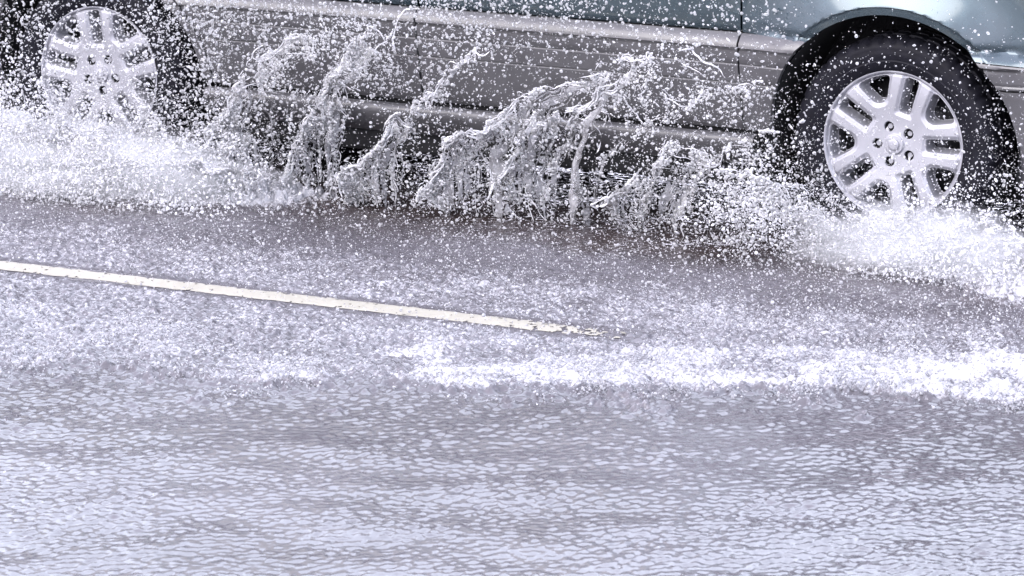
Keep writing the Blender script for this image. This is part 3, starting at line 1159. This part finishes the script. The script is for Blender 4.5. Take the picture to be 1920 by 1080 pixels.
def d_mid(P):
    s, o, z = P.T
    along = sstep(-2.75, -2.2, s) * (1 - 0.72 * sstep(-1.9, -0.5, s))
    up = 0.26 + 0.74 * sstep(0.22, 0.5, z)
    return np.clip(along * up * (0.10 + 0.90 * clus(P, 8, 92, -0.05, 0.3) * clus(P, 21, 98, -0.3, 0.3)), 0, 1) * 0.9


def d_front(P):
    s, o, z = P.T
    ang = np.hypot(s + 0.08, (z - 0.10) * 1.3)
    core = 0.6 * np.exp(-(ang / 0.24) ** 2) + 0.42 * np.exp(-((s + 0.36) / 0.13) ** 2 - ((z - 0.22) / 0.13) ** 2)
    base = 0.13 * sstep(0.9, 0.3, z) + 0.9 * np.exp(-z / 0.07) * sstep(-0.1, 0.25, s)
    return np.clip((core + base) * (0.15 + 0.85 * clus(P, 9, 93) * clus(P, 24, 99, -0.3, 0.3)), 0, 1)


def d_road(P):
    s, o, z = P.T
    return np.clip(np.exp(-z / 0.10) * sstep(2.0, 0.5, o) * (0.12 + 0.88 * sstep(0.2, 0.8, o)) * (0.45 + 0.55 * clus(P, 5, 94)), 0, 1)


Pm = scatter(26000, d_rear, (-3.9, 0.02, 0.0), (-1.9, 0.55, 0.8))
droplets('water_droplets', car_to_world(Pm), radii(len(Pm), 0.0019), M_drop, 'dense cloud of white water drops around the rear wheel')
Pm = scatter(20000, d_mid, (-2.8, 0.02, 0.0), (-0.3, 0.45, 0.85))
droplets('water_droplets', car_to_world(Pm), radii(len(Pm), 0.0019), M_drop, 'drops scattered across the doors between the wheels')
Pm = scatter(22000, d_front, (-0.8, 0.03, 0.0), (0.9, 0.45, 0.85))
droplets('water_droplets', car_to_world(Pm), radii(len(Pm), 0.0013), M_drop, 'fine drops sprayed over the front wheel and fender')
Pm = scatter(27000, d_road, (-3.6, 0.05, 0.0), (1.8, 2.0, 0.4))
droplets('water_droplets', car_to_world(Pm), radii(len(Pm), 0.0013, 0.5, 0.005), M_drop, 'fine drops falling over the open road before the car')

# fine mist of drops packed round the feet of both wheels
Pm = scatter(32000, lambda P: np.exp(-((P[:, 0] + 2.95) / 0.7) ** 4) * np.exp(-P[:, 2] / 0.11) * (0.4 + 0.6 * clus(P, 6, 95)), (-3.9, 0.05, 0.0), (-2.0, 0.5, 0.6))
droplets('water_droplets', car_to_world(Pm), radii(len(Pm), 0.0017), M_foam, 'white mist of tiny drops boiling at the foot of the rear wheel')
Pm = scatter(22000, lambda P: np.clip(np.exp(-P[:, 2] / 0.07) * sstep(-0.1, 0.25, P[:, 0]) + np.exp(-((P[:, 0] + 0.34 + 0.2 * (P[:, 2] - 0.2)) / 0.13) ** 2 - ((P[:, 2] - 0.17) / 0.09) ** 2) * 0.28, 0, 1) * (0.35 + 0.65 * clus(P, 7, 96)), (-0.8, 0.03, 0.0), (0.9, 0.4, 0.5))
droplets('water_droplets', car_to_world(Pm), radii(len(Pm), 0.0016), M_foam, 'white mist of tiny drops boiling at the foot of the front wheel')

def mist(label, centre, radii_, density, seed):
    m = bpy.data.materials.new('spray_mist')
    m.use_nodes = True
    nt = m.node_tree
    N, L = nt.nodes, nt.links
    for n_ in list(N):
        N.remove(n_)
    tcn = N.new('ShaderNodeTexCoord')
    ln_ = N.new('ShaderNodeVectorMath')
    ln_.operation = 'LENGTH'
    L.new(tcn.outputs['Object'], ln_.inputs[0])
    nz = N.new('ShaderNodeTexNoise')
    nz.noise_dimensions = '4D'
    nz.inputs['W'].default_value = seed
    nz.inputs['Scale'].default_value = 3.2
    nz.inputs['Detail'].default_value = 5
    nz.inputs['Roughness'].default_value = 0.65
    L.new(tcn.outputs['Object'], nz.inputs['Vector'])
    sb = N.new('ShaderNodeMath')                    # noise - radius
    sb.operation = 'MULTIPLY_ADD'
    sb.inputs[1].default_value = 1.5
    L.new(nz.outputs[0], sb.inputs[0])
    ng = N.new('ShaderNodeMath')
    ng.operation = 'MULTIPLY'
    ng.inputs[1].default_value = -1.0
    L.new(ln_.outputs['Value'], ng.inputs[0])
    L.new(ng.outputs[0], sb.inputs[2])
    mr = N.new('ShaderNodeMapRange')
    mr.inputs[1].default_value = 0.0
    mr.inputs[2].default_value = 0.4
    mr.inputs[3].default_value = 0.0
    mr.inputs[4].default_value = density
    L.new(sb.outputs[0], mr.inputs[0])
    pv = N.new('ShaderNodeVolumePrincipled')
    pv.inputs['Color'].default_value = (0.9, 0.91, 0.93, 1)
    pv.inputs['Anisotropy'].default_value = 0.2
    L.new(mr.outputs[0], pv.inputs['Density'])
    o_ = N.new('ShaderNodeOutputMaterial')
    L.new(pv.outputs[0], o_.inputs['Volume'])
    V, F = ico(3)
    o = np_mesh('mist', V, F, m)
    o.location = car_to_world([centre])[0]
    o.rotation_euler = (0, 0, -YAW)
    o.scale = radii_
    tag(o, label, 'mist', 'stuff')


mist('soft white mist hanging over the water at the rear wheel', (-2.9, 0.26, 0.06), (1.1, 0.26, 0.24), 15, 1.0)
mist('soft white mist veiling the lower edge of the front wheel', (0.2, 0.20, 0.06), (0.6, 0.22, 0.20), 11, 5.0)

Pm = np.concatenate(BEADS)
droplets('water_droplets', car_to_world(Pm), radii(len(Pm), 0.0020, 0.6, 0.006), M_bead, 'beads of water strung along the curling tongues', stretch=0.8)

# drops torn from the edges of the sheets
R_ = np.concatenate(rims)
pick = R_[rng.integers(0, len(R_), 17000)]
pick = pick + rng.standard_normal(pick.shape) * np.array([0.016, 0.02, 0.014]) * rng.uniform(0.2, 1.6, (len(pick), 1))
pick = pick[pick[:, 2] > 0.01]
droplets('water_droplets', car_to_world(pick), radii(len(pick), 0.0019, 0.6, 0.006), M_drop, 'drops tearing off the edges of the thrown sheets of water')

# foam front spilling across the near lane: lumps and leaping drops
n = 90000
X = rng.uniform(-2.2, 2.2, n)
Yb = band_edge(X) + 0.24 * fbm(np.stack([X * 3.6, band_edge(X) * 3.6, 0 * X], 1), 31, 5)
dd = rng.exponential(0.40, n) - 0.03 + 0.05 * rng.standard_normal(n)
Y = Yb + dd
PX = np.stack([X, Y, 0 * X], 1)
st_ = (0.50 + 0.4 * sstep(-0.75, 0.0, X) + 0.15 * sstep(0.6, 1.3, X)) * (0.05 + 0.95 * clus(PX, 9, 41, -0.1, 0.5))
ok = (rng.random(n) < st_) & (dd < 1.4)
X, Y = X[ok], Y[ok]
Zf = water_z(X, Y) + rng.exponential(0.014, len(X))
droplets('foam', np.stack([X, Y, Zf], 1), radii(len(X), 0.0021, 0.45, 0.006), M_band, 'band of white foam and leaping drops across the near road', 'foam', 0.5)
